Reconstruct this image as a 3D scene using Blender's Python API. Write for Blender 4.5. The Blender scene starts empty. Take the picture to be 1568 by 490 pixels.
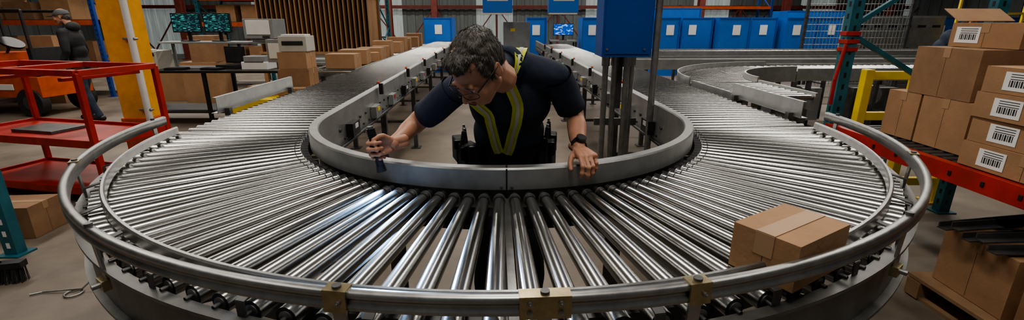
import bpy, bmesh, math, random
from mathutils import Vector, Matrix, noise
from mathutils.bvhtree import BVHTree
random.seed(7)
V=Vector
scn=bpy.context.scene
# ------------------------------------------------------------------ materials
def M(name,col,rough=.5,metal=0,var=.2,scale=6,bump=0,bscale=40,emit=0,stretch=(1,1,1),col2=None,rvar=0,spec=.5):
    m=bpy.data.materials.new(name); m.use_nodes=True
    nt=m.node_tree; N=nt.nodes; L=nt.links
    b=N['Principled BSDF']; b.inputs['Roughness'].default_value=rough; b.inputs['Metallic'].default_value=metal
    b.inputs['Specular IOR Level'].default_value=spec
    tc=N.new('ShaderNodeTexCoord'); mp=N.new('ShaderNodeMapping'); mp.inputs['Scale'].default_value=stretch
    L.new(tc.outputs['Object'],mp.inputs['Vector'])
    n=N.new('ShaderNodeTexNoise'); n.inputs['Scale'].default_value=scale; n.inputs['Detail'].default_value=6; n.inputs['Roughness'].default_value=.65
    L.new(mp.outputs[0],n.inputs['Vector'])
    r=N.new('ShaderNodeValToRGB'); r.color_ramp.elements[0].position=.3; r.color_ramp.elements[1].position=.7
    c2=col2 or tuple(c*(1-var) for c in col)
    c1=tuple(min(1,c*(1+var*.5)) for c in col)
    r.color_ramp.elements[0].color=(*c2,1); r.color_ramp.elements[1].color=(*c1,1)
    L.new(n.outputs['Fac'],r.inputs['Fac']); L.new(r.outputs['Color'],b.inputs['Base Color'])
    if rvar:
        mr=N.new('ShaderNodeMapRange'); mr.inputs['To Min'].default_value=max(0.02,rough-rvar); mr.inputs['To Max'].default_value=rough+rvar
        L.new(n.outputs['Fac'],mr.inputs['Value']); L.new(mr.outputs[0],b.inputs['Roughness'])
    if bump:
        n2=N.new('ShaderNodeTexNoise'); n2.inputs['Scale'].default_value=bscale; n2.inputs['Detail'].default_value=4
        L.new(mp.outputs[0],n2.inputs['Vector'])
        bp=N.new('ShaderNodeBump'); bp.inputs['Strength'].default_value=bump; bp.inputs['Distance'].default_value=.01
        L.new(n2.outputs['Fac'],bp.inputs['Height']); L.new(bp.outputs[0],b.inputs['Normal'])
    if emit:
        L.new(r.outputs['Color'],b.inputs['Emission Color']); b.inputs['Emission Strength'].default_value=emit
    return m
steel=M('roller_steel',(.41,.41,.40),.25,1,.12,1.5,rvar=.02)
galv=M('galvanised',(.36,.36,.355),.36,.9,.25,18,rvar=.1)
galvl=M('galvanised_light',(.38,.385,.38),.42,.8,.2,10,rvar=.08)
framem=M('side_frame_steel',(.20,.20,.195),.45,.8,.35,9,rvar=.1)
galvd=M('dark_galvanised',(.13,.13,.13),.45,.7,.4,10)
brass=M('zinc_brass',(.40,.33,.2),.35,.9,.3,30)
blk=M('black_plastic',(.012,.012,.013),.45)
dark=M('dark_metal',(.04,.04,.042),.5,.5,.3)
card=M('cardboard',(.34,.195,.10),.75,0,.18,5,.15,60)
card2=M('cardboard_dark',(.26,.145,.075),.75,0,.2,5,.15,60)
cardin=M('cardboard_seam',(.10,.06,.03),.8)
tape=M('packing_tape',(.36,.22,.12),.5,0,.1)
labelm=M('label_paper',(.75,.74,.72),.6,0,.05)
ink=M('ink',(.02,.02,.02),.6)
red=M('red_paint',(.40,.025,.015),.4,0,.35,7)
orange=M('orange_paint',(.55,.09,.015),.45,0,.3,6)
yel=M('yellow_paint',(.80,.36,.01),.45,0,.25,4)
yel2=M('yellow_guard_paint',(.78,.55,.01),.4,0,.15,4)
teal=M('teal_paint',(.02,.13,.17),.45,.1,.35,8)
bluep=M('blue_paint',(.008,.13,.50),.4,0,.15,2)
blued=M('blue_cabinet_paint',(.006,.065,.30),.35,0,.15,3)
rackblue=M('rack_blue',(.02,.06,.28),.45)
white=M('white_plastic',(.62,.62,.60),.45,0,.08)
beige=M('beige_plastic',(.42,.40,.35),.5,0,.1)
grey=M('grey_paint',(.22,.23,.23),.5,0,.15)
wood=M('wood',(.30,.17,.08),.7,0,.35,4,stretch=(1,1,.2))
oxide=M('red_oxide',(.16,.035,.025),.6,0,.3)
skin=M('skin',(.45,.225,.145),.5,0,.15,25,.1,180)
skin.node_tree.nodes['Principled BSDF'].inputs['Subsurface Weight'].default_value=.08
lipm=M('lips',(.36,.16,.13),.5)
hairm=M('hair',(.025,.02,.016),.55,0,.5,60,col2=(.10,.09,.08))
navy=M('navy_fabric',(.018,.027,.05),.85,0,.3,12,.5,14)
pants=M('pants_fabric',(.014,.015,.02),.85,0,.3,12,.3,14)
blackfab=M('black_fabric',(.018,.018,.02),.85,0,.3,12,.4,12)
jeans=M('jeans',(.03,.045,.08),.85,0,.3,12,.3,12)
capm=M('cap_fabric',(.07,.07,.075),.85)
hiviz=M('hiviz_strap',(.52,.56,.04),.6,0,.2,30)
silver=M('reflective_tape',(.50,.50,.42),.4,.1,.1)
eyew=M('eye_white',(.6,.57,.54),.25)
iris=M('iris',(.03,.018,.01),.2)
rubber=M('rubber',(.02,.02,.02),.8)
pallet_w=M('pallet_wood',(.25,.15,.08),.8,0,.3,5)
def glassm():
    m=bpy.data.materials.new('lens'); m.use_nodes=True; nt=m.node_tree; N=nt.nodes
    o=N['Material Output']; t=N.new('ShaderNodeBsdfTransparent'); g=N.new('ShaderNodeBsdfGlossy'); g.inputs['Roughness'].default_value=.05
    x=N.new('ShaderNodeMixShader'); x.inputs[0].default_value=.12
    nt.links.new(t.outputs[0],x.inputs[1]); nt.links.new(g.outputs[0],x.inputs[2]); nt.links.new(x.outputs[0],o.inputs[0]); return m
lens=glassm()
def screenm(name,bg,fg,sc,th=.6,em=1.):
    m=bpy.data.materials.new(name); m.use_nodes=True; nt=m.node_tree; N=nt.nodes; b=N['Principled BSDF']
    tc=N.new('ShaderNodeTexCoord'); mp=N.new('ShaderNodeMapping'); mp.inputs['Scale'].default_value=sc
    n=N.new('ShaderNodeTexNoise'); n.inputs['Scale'].default_value=1; n.inputs['Detail'].default_value=1
    r=N.new('ShaderNodeValToRGB'); r.color_ramp.interpolation='CONSTANT'
    r.color_ramp.elements[0].color=(*bg,1); r.color_ramp.elements[1].color=(*fg,1); r.color_ramp.elements[1].position=th
    nt.links.new(tc.outputs['Object'],mp.inputs[0]); nt.links.new(mp.outputs[0],n.inputs['Vector']); nt.links.new(n.outputs['Fac'],r.inputs[0])
    nt.links.new(r.outputs[0],b.inputs['Emission Color']); b.inputs['Emission Strength'].default_value=em
    b.inputs['Base Color'].default_value=(.01,.01,.01,1); b.inputs['Roughness'].default_value=.2
    return m
screen=screenm('terminal_screen',(.004,.02,.03),(.06,.5,.42),(14,1,110),.6,.9)
screenb=screenm('blue_screen',(.01,.08,.4),(.3,.5,.9),(8,1,20),.56,1.)
# ------------------------------------------------------------------ mesh builder
class MB:
    def __init__(s): s.v=[];s.f=[];s.m=[];s.s=[];s.mats=[]
    def mi(s,m):
        if m not in s.mats: s.mats.append(m)
        return s.mats.index(m)
    def add(s,vs,fs,mat,smooth=False):
        o=len(s.v); s.v+= [tuple(v) for v in vs]; k=s.mi(mat)
        for f in fs: s.f.append([i+o for i in f]); s.m.append(k); s.s.append(smooth)
    def box(s,c,d,mat,rz=0,R=None):
        R=R or Matrix.Rotation(rz,3,'Z'); c=V(c); h=[x/2 for x in d]
        vs=[c+R@V((sx*h[0],sy*h[1],sz*h[2])) for sx in(-1,1) for sy in(-1,1) for sz in(-1,1)]
        s.add(vs,[(0,1,3,2),(4,6,7,5),(0,4,5,1),(2,3,7,6),(0,2,6,4),(1,5,7,3)],mat)
    def beam(s,p0,p1,w,h,mat,up=(0,0,1)):
        p0=V(p0);p1=V(p1);d=p1-p0; z=d.normalized(); u=V(up)
        if abs(z.dot(u))>.98:u=V((0,1,0))
        x=u.cross(z).normalized(); y=z.cross(x)
        s.box((p0+p1)/2,(w,h,d.length),mat,R=Matrix((x,y,z)).transposed())
    def cyl(s,p0,p1,r0,mat,r1=None,seg=14,caps=True,smooth=True,capmat=None):
        r1=r0 if r1 is None else r1; p0=V(p0);p1=V(p1); z=(p1-p0).normalized()
        u=V((0,0,1)) if abs(z.z)<.9 else V((1,0,0)); x=u.cross(z).normalized(); y=z.cross(x)
        vs=[]
        for p,r in((p0,r0),(p1,r1)):
            for i in range(seg):
                a=2*math.pi*i/seg; vs.append(p+x*math.cos(a)*r+y*math.sin(a)*r)
        s.add(vs,[(i,(i+1)%seg,seg+(i+1)%seg,seg+i) for i in range(seg)],mat,smooth)
        if caps:
            s.add(vs[:seg],[tuple(range(seg))[::-1]],capmat or mat); s.add(vs[seg:],[tuple(range(seg))],capmat or mat)
    def tube(s,pts,r,mat,seg=8):
        for a,b in zip(pts[:-1],pts[1:]): s.cyl(a,b,r,mat,seg=seg)
        for p in pts[1:-1]: s.ball(p,(r,r,r),mat,8,5)
    def ball(s,c,r,mat,seg=16,ring=10,R=None):
        c=V(c); R=R or Matrix.Identity(3); vs=[];fs=[]
        for j in range(ring+1):
            t=math.pi*j/ring
            for i in range(seg):
                a=2*math.pi*i/seg; vs.append(c+R@V((r[0]*math.sin(t)*math.cos(a),r[1]*math.sin(t)*math.sin(a),r[2]*math.cos(t))))
        for j in range(ring):
            for i in range(seg): fs.append((j*seg+i,j*seg+(i+1)%seg,(j+1)*seg+(i+1)%seg,(j+1)*seg+i))
        s.add(vs,fs,mat,True)
    def sweep(s,frames,prof,mat,smooth=False):
        n=len(prof); vs=[]
        for (o,d) in frames:
            for r,z in prof: vs.append((o[0]+d[0]*r,o[1]+d[1]*r,z))
        fs=[]
        for k in range(len(frames)-1):
            for i in range(n): fs.append((k*n+i,k*n+(i+1)%n,(k+1)*n+(i+1)%n,(k+1)*n+i))
        s.add(vs,fs,mat,smooth)
        s.add(vs[:n],[tuple(range(n))],mat); s.add(vs[-n:],[tuple(range(n))],mat)
    def obj(s,name,loc=(0,0,0),rz=0,parent=None,bevel=0):
        me=bpy.data.meshes.new(name); me.from_pydata(s.v,[],s.f)
        for m in s.mats: me.materials.append(m)
        for p,k,sm in zip(me.polygons,s.m,s.s): p.material_index=k; p.use_smooth=sm
        bm=bmesh.new(); bm.from_mesh(me); bmesh.ops.recalc_face_normals(bm,faces=bm.faces); bm.to_mesh(me); bm.free()
        o=bpy.data.objects.new(name,me); scn.collection.objects.link(o); o.location=loc; o.rotation_euler=(0,0,rz)
        if parent: o.parent=parent
        if bevel:
            b=o.modifiers.new('b','BEVEL'); b.width=bevel; b.segments=2; b.limit_method='ANGLE'; b.angle_limit=math.radians(50)
        return o
def empty(name,loc=(0,0,0)):
    o=bpy.data.objects.new(name,None); scn.collection.objects.link(o); o.location=loc; o.empty_display_size=.1; return o
# ------------------------------------------------------------------ room
FL=M('concrete',(.18,.147,.115),.5,0,.5,1.1,.2,12,rvar=.15)
b=MB(); b.box((1,10.5,-.05),(40,29,.1),FL); b.obj('floor')
wallm=M('corrugated_wall',(.18,.20,.20),.6,.2,.3,2,stretch=(6,1,.3))
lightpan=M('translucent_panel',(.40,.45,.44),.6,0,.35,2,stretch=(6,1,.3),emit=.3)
b=MB()
x=-19
k=0
while x<21:
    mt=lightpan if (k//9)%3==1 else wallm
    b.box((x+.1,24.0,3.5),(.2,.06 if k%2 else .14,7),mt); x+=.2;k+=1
b.obj('wall_back')
b=MB(); 
for i in range(96): b.box((-19.05,-4+.3*i+.15,3.5),(.08 if i%2 else .16,.3,7),wallm)
b.obj('wall_left')
b=MB()
for i in range(96): b.box((21.05,-4+.3*i+.15,3.5),(.08 if i%2 else .16,.3,7),wallm)
b.obj('wall_right')
b=MB(); b.box((1,10.5,7.1),(40,29,.1),M('ceiling_deck',(.07,.07,.07),.7))
b.obj('ceiling')
b=MB()
for yy in (0,6,18): b.beam((-18.9,yy,6.88),(20.9,yy,6.88),.2,.3,oxide)
b.obj('trim_1')
for cx in (-13,-4.5,-2.6,8.7,12.4,17):
    b=MB(); b.box((0,0,3.5),(.05,.26,7),oxide); b.box((0,-.13,3.5),(.24,.03,7),oxide); b.box((0,.13,3.5),(.24,.03,7),oxide)
    b.box((0,0,.02),(.4,.4,.04),oxide); b.obj('steel_column',(cx,20.5,0))
b=MB(); b.beam((-18.5,23.6,2.2),(20.5,23.6,2.2),.15,.15,oxide)
for i in range(13):
    xx=-18+i*3; b.beam((xx,23.6,2.2),(xx+1.5,23.6,0.2),.05,.05,oxide); b.beam((xx+1.5,23.6,.2),(xx+3,23.6,2.2),.05,.05,oxide); b.box((xx,23.6,1.15),(.1,.1,2.3),oxide)
b.obj('wall_bracing')
# ------------------------------------------------------------------ main conveyor
CY=2.75
def front_frames(a0,a1,n,k=0):
    out=[]
    for i in range(n+1):
        a=a0+(a1-a0)*i/n; f=1+k*math.sin(2*a)**2; out.append(((0,CY),(math.sin(a)*f,-math.cos(a)*f)))
    return out
def U_frames(yl,yr):
    return [((0,yl),(-1,0))]+front_frames(-math.pi/2,math.pi/2,96)+[((0,yr),(1,0))]
YL=15.; YR=13.
conv=empty('roller_conveyor')
TOP=.975
def roller(b,p0,p1,r0,r1,seg=20):
    p0=V(p0);p1=V(p1);d=(p1-p0).normalized()
    b.cyl(p0,p1,r0,steel,r1,seg,capmat=dark)
    b.cyl(p0-d*.03,p0,.006,galvd,seg=6,caps=False); b.cyl(p1,p1+d*.02,.006,galvd,seg=6,caps=False)
RO=1.895
b=MB(); NR=62
for i in range(NR):
    a=-math.pi/2+math.pi*(i+.5)/NR
    s_,c_=math.sin(a),-math.cos(a)
    ri,ro=.0205,.0275
    roller(b,(1.125*s_,CY+1.125*c_,TOP-ri),(RO*s_,CY+RO*c_,TOP-ro),ri,ro,28)
    b.cyl((1.09*s_,CY+1.09*c_,TOP-.022),(1.125*s_,CY+1.125*c_,TOP-.022),.016,dark,seg=12)
    b.cyl((1.125*s_,CY+1.125*c_,TOP-ri),(1.129*s_,CY+1.129*c_,TOP-ri),.0235,galv,seg=16)
    b.cyl((1.15*s_,CY+1.15*c_,TOP-ri),(1.154*s_,CY+1.154*c_,TOP-ri),.0225,blk,seg=16)
    b.cyl((RO*s_,CY+RO*c_,TOP-ro),((RO+.003)*s_,CY+(RO+.003)*c_,TOP-ro),.018,galv,seg=16)
b.obj('curve_rollers',parent=conv)
b=MB()
for side,y1 in((-1,YL),(1,YR)):
    y=CY+.05
    while y<y1-.03:
        roller(b,(side*1.10,y,TOP-.024),(side*1.89,y,TOP-.024),.024,.024,14); y+=.078
b.obj('straight_rollers',parent=conv)
b=MB()
F=U_frames(YL,YR)
b.sweep(F,[(1.03,.80),(1.03,1.055),(1.035,1.062),(1.073,1.062),(1.078,1.055),(1.078,.975),(1.07,.97),(1.042,.97),(1.042,.80)],galvl)
b.obj('inner_side_rail',parent=conv)
b=MB()
b.sweep(F,[(1.908,.78),(1.908,.945),(1.94,.945),(1.94,.935),(1.918,.935),(1.918,.79),(1.94,.79),(1.94,.78)],framem)
b.obj('outer_side_frame',parent=conv)
b=MB()
b.sweep(front_frames(-1.5,1.5,96),[(1.84,.985),(1.84,1.018),(1.844,1.024),(1.852,1.024),(1.856,1.018),(1.856,.985)],galv)
for a in [(-1.5+.1667*i) for i in range(19)]:
    s_,c_=math.sin(a),-math.cos(a)
    b.beam((1.856*s_,CY+1.856*c_,1.0),(1.915*s_,CY+1.915*c_,.985),.025,.004,galvd)
    b.beam((1.915*s_,CY+1.915*c_,.985),(1.915*s_,CY+1.915*c_,.94),.025,.004,galvd,up=(s_,c_,0))
b.obj('wear_rail',parent=conv)
g=conv
b=MB()
prof=[(1.918,1.036),(1.944,1.036),(1.951,1.041),(1.951,1.050),(1.943,1.055),(1.943,1.068),(1.951,1.073),(1.951,1.083),(1.944,1.089),(1.925,1.089),(1.918,1.083)]
prof=[(1.951-(1.951-r)*.72,1.027+(z-1.036)*.87) for r,z in prof]
b.sweep(front_frames(-1.53,1.53,128),prof,galv,True)
o=b.obj('guard_rail',parent=g)
b=MB()
def fr(a): return V((math.sin(a),-math.cos(a),0)),V((math.cos(a),math.sin(a),0))
def gbracket(a,w,h=.048):
    n,t=fr(a); p=V((0,CY,0))+n*1.9535
    R=Matrix((t,n,V((0,0,1)))).transposed()
    b.box(p+V((0,0,1.050)),(w,.005,h),brass,R=R)
    b.box(p-n*.014+V((0,0,1.0745)),(w,.032,.004),brass,R=R)
    for sx in ((-.3,.3) if w>.08 else (.18,)):
        for z in ((1.04,1.062) if w>.08 else (1.05,)):
            q=p+t*sx*w+V((0,0,z)); b.cyl(q,q+n*.008,.006,galv,seg=6); b.cyl(q,q+n*.012,.003,galv,seg=8)
def post(a):
    n,t=fr(a); p=V((0,CY,0)); rr=1.94
    b.beam(p+n*1.933+V((0,0,.89)),p+n*rr+V((0,0,1.03)),.03,.006,galv,up=n); b.box(p+n*1.942+V((0,0,.90)),(.045,.02,.03),brass,rz=a)
    q=p+n*1.95+V((0,0,.90)); b.cyl(q,q+n*.02,.008,galv,seg=6)
    q=p+n*(rr)+V((0,0,1.07)); b.cyl(q,q+V((0,0,.012)),.010,galvd,seg=10)
gbracket(.03,.105); post(.03)
for a in (-.19,.20): gbracket(a,.05); post(a)
for a in (-1.05,1.05,-.62,.62,-1.48,1.48): post(a)
for a in (-1.05,1.05): gbracket(a,.05)
b.obj('guard_brackets',parent=g)
for s in(-1,1):
    b=MB()
    y0,y1=(3.25,4.5) if s<0 else (2.95,3.9)
    b.box((s*1.975,(y0+y1)/2,1.03),(.004,y1-y0,.11),galvl); b.box((s*1.995,(y0+y1)/2,.978),(.05,y1-y0,.004),galvl); b.box((s*1.985,(y0+y1)/2,1.086),(.02,y1-y0,.004),galvl)
    for y in (y0+.1,y1-.1): b.box((s*1.957,y,.95),(.036,.04,.1),galvd)
    b.obj('side_guard_plate',parent=conv)
b=MB()
b.box((0,CY-1.0795,1.015),(.006,.004,.09),blk); b.box((0,CY-1.053,1.0625),(.006,.04,.003),blk)
for sx in(-.02,.02):
    b.cyl((sx,CY-1.078,.985),(sx,CY-1.088,.985),.006,galvd,seg=6)
b.beam((0,CY-1.9,.92),(0,CY-1.09,.92),.022,.05,galv)
b.box((0,CY-1.943,.86),(.09,.006,.14),galv)
for a in [i*math.pi/10-math.pi/2 for i in range(11)]:
    n,t=fr(a); p=V((0,CY,0))
    b.beam(p+n*1.05+V((0,0,.85)),p+n*1.90+V((0,0,.85)),.04,.05,galvd)
for a in (-1.57,-1.05,-.5,.5,1.05,1.57):
    n,t=fr(a); p=V((0,CY,0))
    for r in(1.0,1.87):
        b.box(p+n*r+V((0,0,.42)),(.05,.05,.84),galvd,rz=a); b.box(p+n*r+V((0,0,.006)),(.12,.12,.012),galvd,rz=a)
    b.beam(p+n*1.0+V((0,0,.35)),p+n*1.87+V((0,0,.35)),.03,.03,galvd)
b.sweep(front_frames(-1.57,1.57,64),[(1.11,.86),(1.11,.915),(1.19,.915),(1.19,.86)],dark)
b.sweep(front_frames(-1.57,1.57,64),[(1.76,.84),(1.76,.90),(1.79,.90),(1.79,.84)],galvd)
for s,y1 in((-1,YL),(1,YR)):
    y=4.3
    while y<y1:
        for r in(1.09,1.87):
            b.box((s*r,y,.4),(.05,.05,.8),galvd); b.box((s*r,y,.006),(.12,.12,.012),galvd)
        b.beam((s*1.1,y,.35),(s*1.87,y,.35),.03,.03,galvd); b.beam((s*1.05,y,.82),(s*1.91,y,.82),.04,.05,galvd)
        y+=1.6
    y=2.9
    while y<y1-.2:
        xi=s*1.028
        b.cyl((xi,y,.93),(xi-s*.008,y,.93),.012,galvd,seg=8)
        b.cyl((xi,y+.075,.86),(xi-s*.006,y+.075,.86),.008,dark,seg=8)
        y+=.15
    y=3.0
    k=0
    while y<11:
        xi=s*1.005
        b.box((xi,y+.1,.90),(.045,.16,.09),[blk,galvl,grey][k%3]); b.box((xi-s*.024,y+.1,.92),(.004,.06,.03),[white,yel2,red][k%3])
        if k%2: b.box((s*1.0,y+.3,1.05),(.03,.03,.09),blk); b.cyl((s*1.01,y+.3,1.1),(s*1.03,y+.3,1.1),.012,orange,seg=8)
        k+=1; y+=.62
    b.tube([(s*1.01,2.8,.83),(s*1.01,y1-.5,.83)],.012,blk,6)
b.obj('frame_and_supports',parent=conv)
# ------------------------------------------------------------------ other conveyors
def straight_conv(name,p0,p1,w,top=.97,sp=.1,rl=.024,legs=True,belt=False):
    b=MB(); p0=V((*p0,0));p1=V((*p1,0)); d=(p1-p0).normalized(); n=V((-d.y,d.x,0)); Lg=(p1-p0).length
    for s in(-1,1):
        q=n*(s*(w/2)); b.beam(p0+q+V((0,0,top-.06)),p1+q+V((0,0,top-.06)),.02,.16,galvl)
    t=.04
    if belt: b.beam(p0+V((0,0,top-.03)),p1+V((0,0,top-.03)),w-.04,.04,dark)
    else:
        while t<Lg-.02:
            c=p0+d*t+V((0,0,top-rl)); b.cyl(c-n*(w/2-.012),c+n*(w/2-.012),rl,steel,seg=10); t+=sp
    t=.2
    while legs and t<Lg:
        for s in(-1,1):
            c=p0+d*t+n*(s*(w/2-.03)); b.box(c+V((0,0,(top-.1)/2)),(.05,.05,top-.1),galvd)
        c=p0+d*t+V((0,0,.3)); b.beam(c-n*(w/2-.03),c+n*(w/2-.03),.03,.03,galvd)
        t+=1.5
    return b.obj(name)
def curve_conv(name,c,ri,ro,a0,a1,top=.97):
    b=MB(); n=24
    fr_=[(c,(math.cos(a0+(a1-a0)*i/n),math.sin(a0+(a1-a0)*i/n))) for i in range(n+1)]
    for r in(ri,ro): b.sweep(fr_,[(r-.01,top-.15),(r-.01,top+.05),(r+.01,top+.05),(r+.01,top-.15)],galvl)
    nr=int(abs(a1-a0)*(ri+ro)/2/.09)
    for i in range(nr):
        a=a0+(a1-a0)*(i+.5)/nr; cs,sn=math.cos(a),math.sin(a)
        b.cyl((c[0]+(ri+.02)*cs,c[1]+(ri+.02)*sn,top-.022),(c[0]+(ro-.02)*cs,c[1]+(ro-.02)*sn,top-.027),.02,steel,.026,seg=12)
    for a in (a0,(a0+a1)/2,a1):
        for r in(ri,ro): b.box((c[0]+r*math.cos(a),c[1]+r*math.sin(a),(top-.15)/2),(.05,.05,top-.15),galvd)
    return b.obj(name)
PX=-2.27
KEEP=set()
KEEP.add(straight_conv('spur_conveyor',(2.40,3.95),(2.40,4.88),.72).name)
KEEP.add(curve_conv('curved_spur_conveyor',(3.9,4.9),1.14,1.88,math.pi,math.pi/2).name)
KEEP.add(straight_conv('cross_conveyor',(3.92,6.41),(11,6.41),.74).name)
KEEP.add(straight_conv('cross_conveyor',(2.2,7.9),(12,7.9),.7,belt=True).name)
KEEP.add(straight_conv('cross_conveyor',(2.2,10),(14,10),.7).name)
KEEP.add(straight_conv('packing_line_conveyor',(PX,6.6),(PX,14),.56,top=.93).name)
# ------------------------------------------------------------------ cardboard boxes
def carton(loc,size,rz=0,label=None,mat=None,open_=False,name='cardboard_box',parent=None):
    mat=mat or card; sx,sy,sz=size; b=MB()
    b.box((0,0,sz/2),size,mat)
    e=.0012
    b.box((0,0,sz),(sx*.998,.003,2*e),cardin)
    b.box((0,0,sz+e),(sx+.002,.048,.0016),tape)
    for s in(-1,1):
        b.box((s*(sx/2+e),0,sz-.03),(.0016,.048,.06),tape)
        b.box((s*(sx/2+.0003),0,sz*.5),(.0012,.0025,sz*.96),cardin)
    if label:
        for ax in label:
            w=min(.15,sx*.45); h=min(.10,sz*.7)
            if ax=='x-':
                lo=sy*.24
                b.box((-sx/2-.002,lo,sz*.5),(.001,w,h),labelm)
                for k in range(9): b.box((-sx/2-.003,lo-w*.35+k*w*.08,sz*.5-h*.12),(.001,w*.03*(1+k%2),h*.35),ink)
                for k in range(3): b.box((-sx/2-.003,lo-w*.05,sz*.5+h*(.38-.13*k)),(.001,w*.7,h*.04),ink)
            if ax=='y-':
                b.box((0.0,-sy/2-.002,sz*.5),(w,.001,h),labelm)
                for k in range(9): b.box((-w*.35+k*w*.08,-sy/2-.003,sz*.5-h*.12),(w*.03*(1+k%2),.001,h*.35),ink)
                for k in range(3): b.box((-w*.05,-sy/2-.003,sz*.5+h*(.38-.13*k)),(w*.7,.001,h*.04),ink)
    if open_:
        for s in(-1,1):
            R=Matrix.Rotation(s*math.radians(-55),3,'X')
            b.box(V((0,s*(sy/2+.03),sz+.05)),(sx,.004,.14),mat,R=R)
    return b.obj(name,loc,rz,parent=parent,bevel=.003)
KEEP.add(carton((.725,1.075,TOP+.001),(.238,.168,.122),math.radians(30)).name)
for (x,y,sx,sy,sz,rz) in [(0,7.0,.42,.3,.2,-.05),(-.03,7.7,.42,.4,.22,.1),(.1,8.15,.25,.25,.14,.4),(0,8.6,.42,.4,.2,0),(.05,9.1,.3,.25,.2,.2),(0,9.5,.35,.4,.28,.1),(0,10.4,.4,.4,.22,0),(0,10.9,.4,.3,.3,0),(-.0,11.4,.42,.45,.26,.1),(0,12.6,.4,.4,.25,.1),(0,13.2,.4,.4,.32,.1)]:
    KEEP.add(carton((PX+x,y,.932),(sx,sy,sz),rz).name)
# ------------------------------------------------------------------ cabinet with conduits in the loop
b=MB()
b.box((0,0,2.1),(.32,.26,1.46),blued); b.box((0,-.133,2.1),(.29,.008,1.42),blued)
b.box((-.16,-.1,2.0),(.01,.02,.08),dark)
for i in range(2): b.cyl((-.13+i*.24,-.14,1.42),(-.13+i*.24,-.146,1.42),.008,galv,seg=8)
for x,y in ((-.10,.02),(-.03,.06),(.04,.0),(.09,.07)):
    b.cyl((x,y,0),(x,y,1.38),.020,galv,seg=14); b.cyl((x,y,1.30),(x,y,1.38),.028,galv,seg=14)
b.box((0,.03,.01),(.3,.25,.02),galvd)
b.box((0,.08,.9),(.3,.02,.05),galvd); b.cyl((.19,-.12,0),(.19,-.12,5),.022,galv,seg=16)
b.box((0,.08,4),(.05,.05,6),galvd)
b.obj('electrical_cabinet',(.74,3.2,0))
# ------------------------------------------------------------------ blue booths
def booth(x,y,w=1.0,h=1.67,paper=True,d=.9):
    b=MB(); b.box((0,0,h/2),(w,.04,h),bluep); b.box((-w/2,d/2,h/2),(.04,d,h),bluep); b.box((w/2,d/2,h/2),(.04,d,h),bluep)
    b.box((0,-.022,h-.03),(w,.01,.03),blued)
    b.box((w/2-.03,-.025,h/2),(.03,.01,h),blued)
    if paper: b.box((random.uniform(-.2,.3)*w,-.026,h-.35),(.22,.006,.28),labelm)
    return b.obj('blue_work_booth',(x,y,0))
booth(.72,14,.55); booth(2.42,14,.72)
for i in range(7): booth(4.5+i*.98,14+.25*(i%2),.9 if i%3 else .75)
for i in range(3): booth(11.7+i*1.0,13.2,.9)
booth(-2.3,15,.85); booth(5.6,17,2.,2.0,False);booth(10.4,16.6,2.,1.9,False)
b=MB(); b.box((0,0,.8),(.7,.5,1.5),grey); b.box((0,-.255,.8),(.64,.01,1.4),grey); b.box((.25,-.27,.85),(.02,.02,.14),dark); b.box((-.1,-.262,1.35),(.12,.005,.08),yel2)
for k in range(5): b.box((0,-.262,.3+k*.04),(.3,.004,.012),dark)
b.box((0,0,.025),(.6,.4,.05),dark)
b.obj('grey_control_cabinet',(.12,13,0))
def monitor(name,loc,w=.42,h=.3,rz=0,scr=screen,base=True):
    b=MB(); b.box((0,0,.14+h/2),(w,.04,h),blk); b.box((0,-.022,.14+h/2),(w-.03,.004,h-.03),scr)
    b.box((0,.03,.1),(.05,.03,.2),blk); b.box((0,.02,.008),(.22,.16,.016),blk)
    return b.obj(name,loc,rz,bevel=.004)
b=MB(); b.box((0,0,1.0),(.8,.6,.04),grey)
for sx in(-.36,.36):
    for sy in(-.26,.26): b.box((sx,sy,.49),(.04,.04,.98),dark)
b.obj('computer_desk',(1.53,14.4,0)); monitor('computer_monitor',(1.53,14.35,1.02),.6,.34,0,screenb)
for x in (-.35,1.25,14.5):
    b=MB(); b.box((0,0,2.3),(.72,.4,1.05),bluep); b.box((0,0,1.76),(.68,.36,.05),white); b.box((0,-.205,2.05),(.5,.01,.02),white)
    for sx in(-.3,.3): b.cyl((sx,0,2.8),(sx,0,7),.01,galvd,seg=6)
    b.obj('hanging_blue_unit',(x,12,0))
# ------------------------------------------------------------------ racks
def rack(loc,w,d,h,levels,up,bm_,rz=0,name='pallet_rack'):
    b=MB()
    for x in(-w/2,w/2):
        for y in(-d/2,d/2):
            b.box((x,y,h/2),(.08,.06,h),up); b.box((x,y,.006),(.14,.12,.012),up)
            z=.1
            while z<h: b.box((x,y-.031,z),(.02,.003,.03),blk); z+=.1
        z=.2; k=0
        while z+.6<h:
            b.beam((x,-d/2 if k%2 else d/2,z),(x,d/2 if k%2 else -d/2,z+.6),.03,.03,up); z+=.6;k+=1
    for z in levels:
        for y in(-d/2,d/2): b.box((0,y,z),(w,.05,.1),bm_)
        b.box((0,0,z+.055),(w-.1,d,.012),galvd)
    return b.obj(name,loc,rz)
rack((-10.5,10.6,0),3.6,1.,3.2,(.5,1.55,2.4),rackblue,orange)
rack((-14.3,10.6,0),3.6,1.,3.2,(.5,1.55,2.4),rackblue,orange)
rack((-5.2,13.6,0),3.2,1.,3.2,(.4,2.25),teal,orange)
rack((7,19.3,0),6,1.,3.2,(.4,2.05),rackblue,orange)
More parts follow.
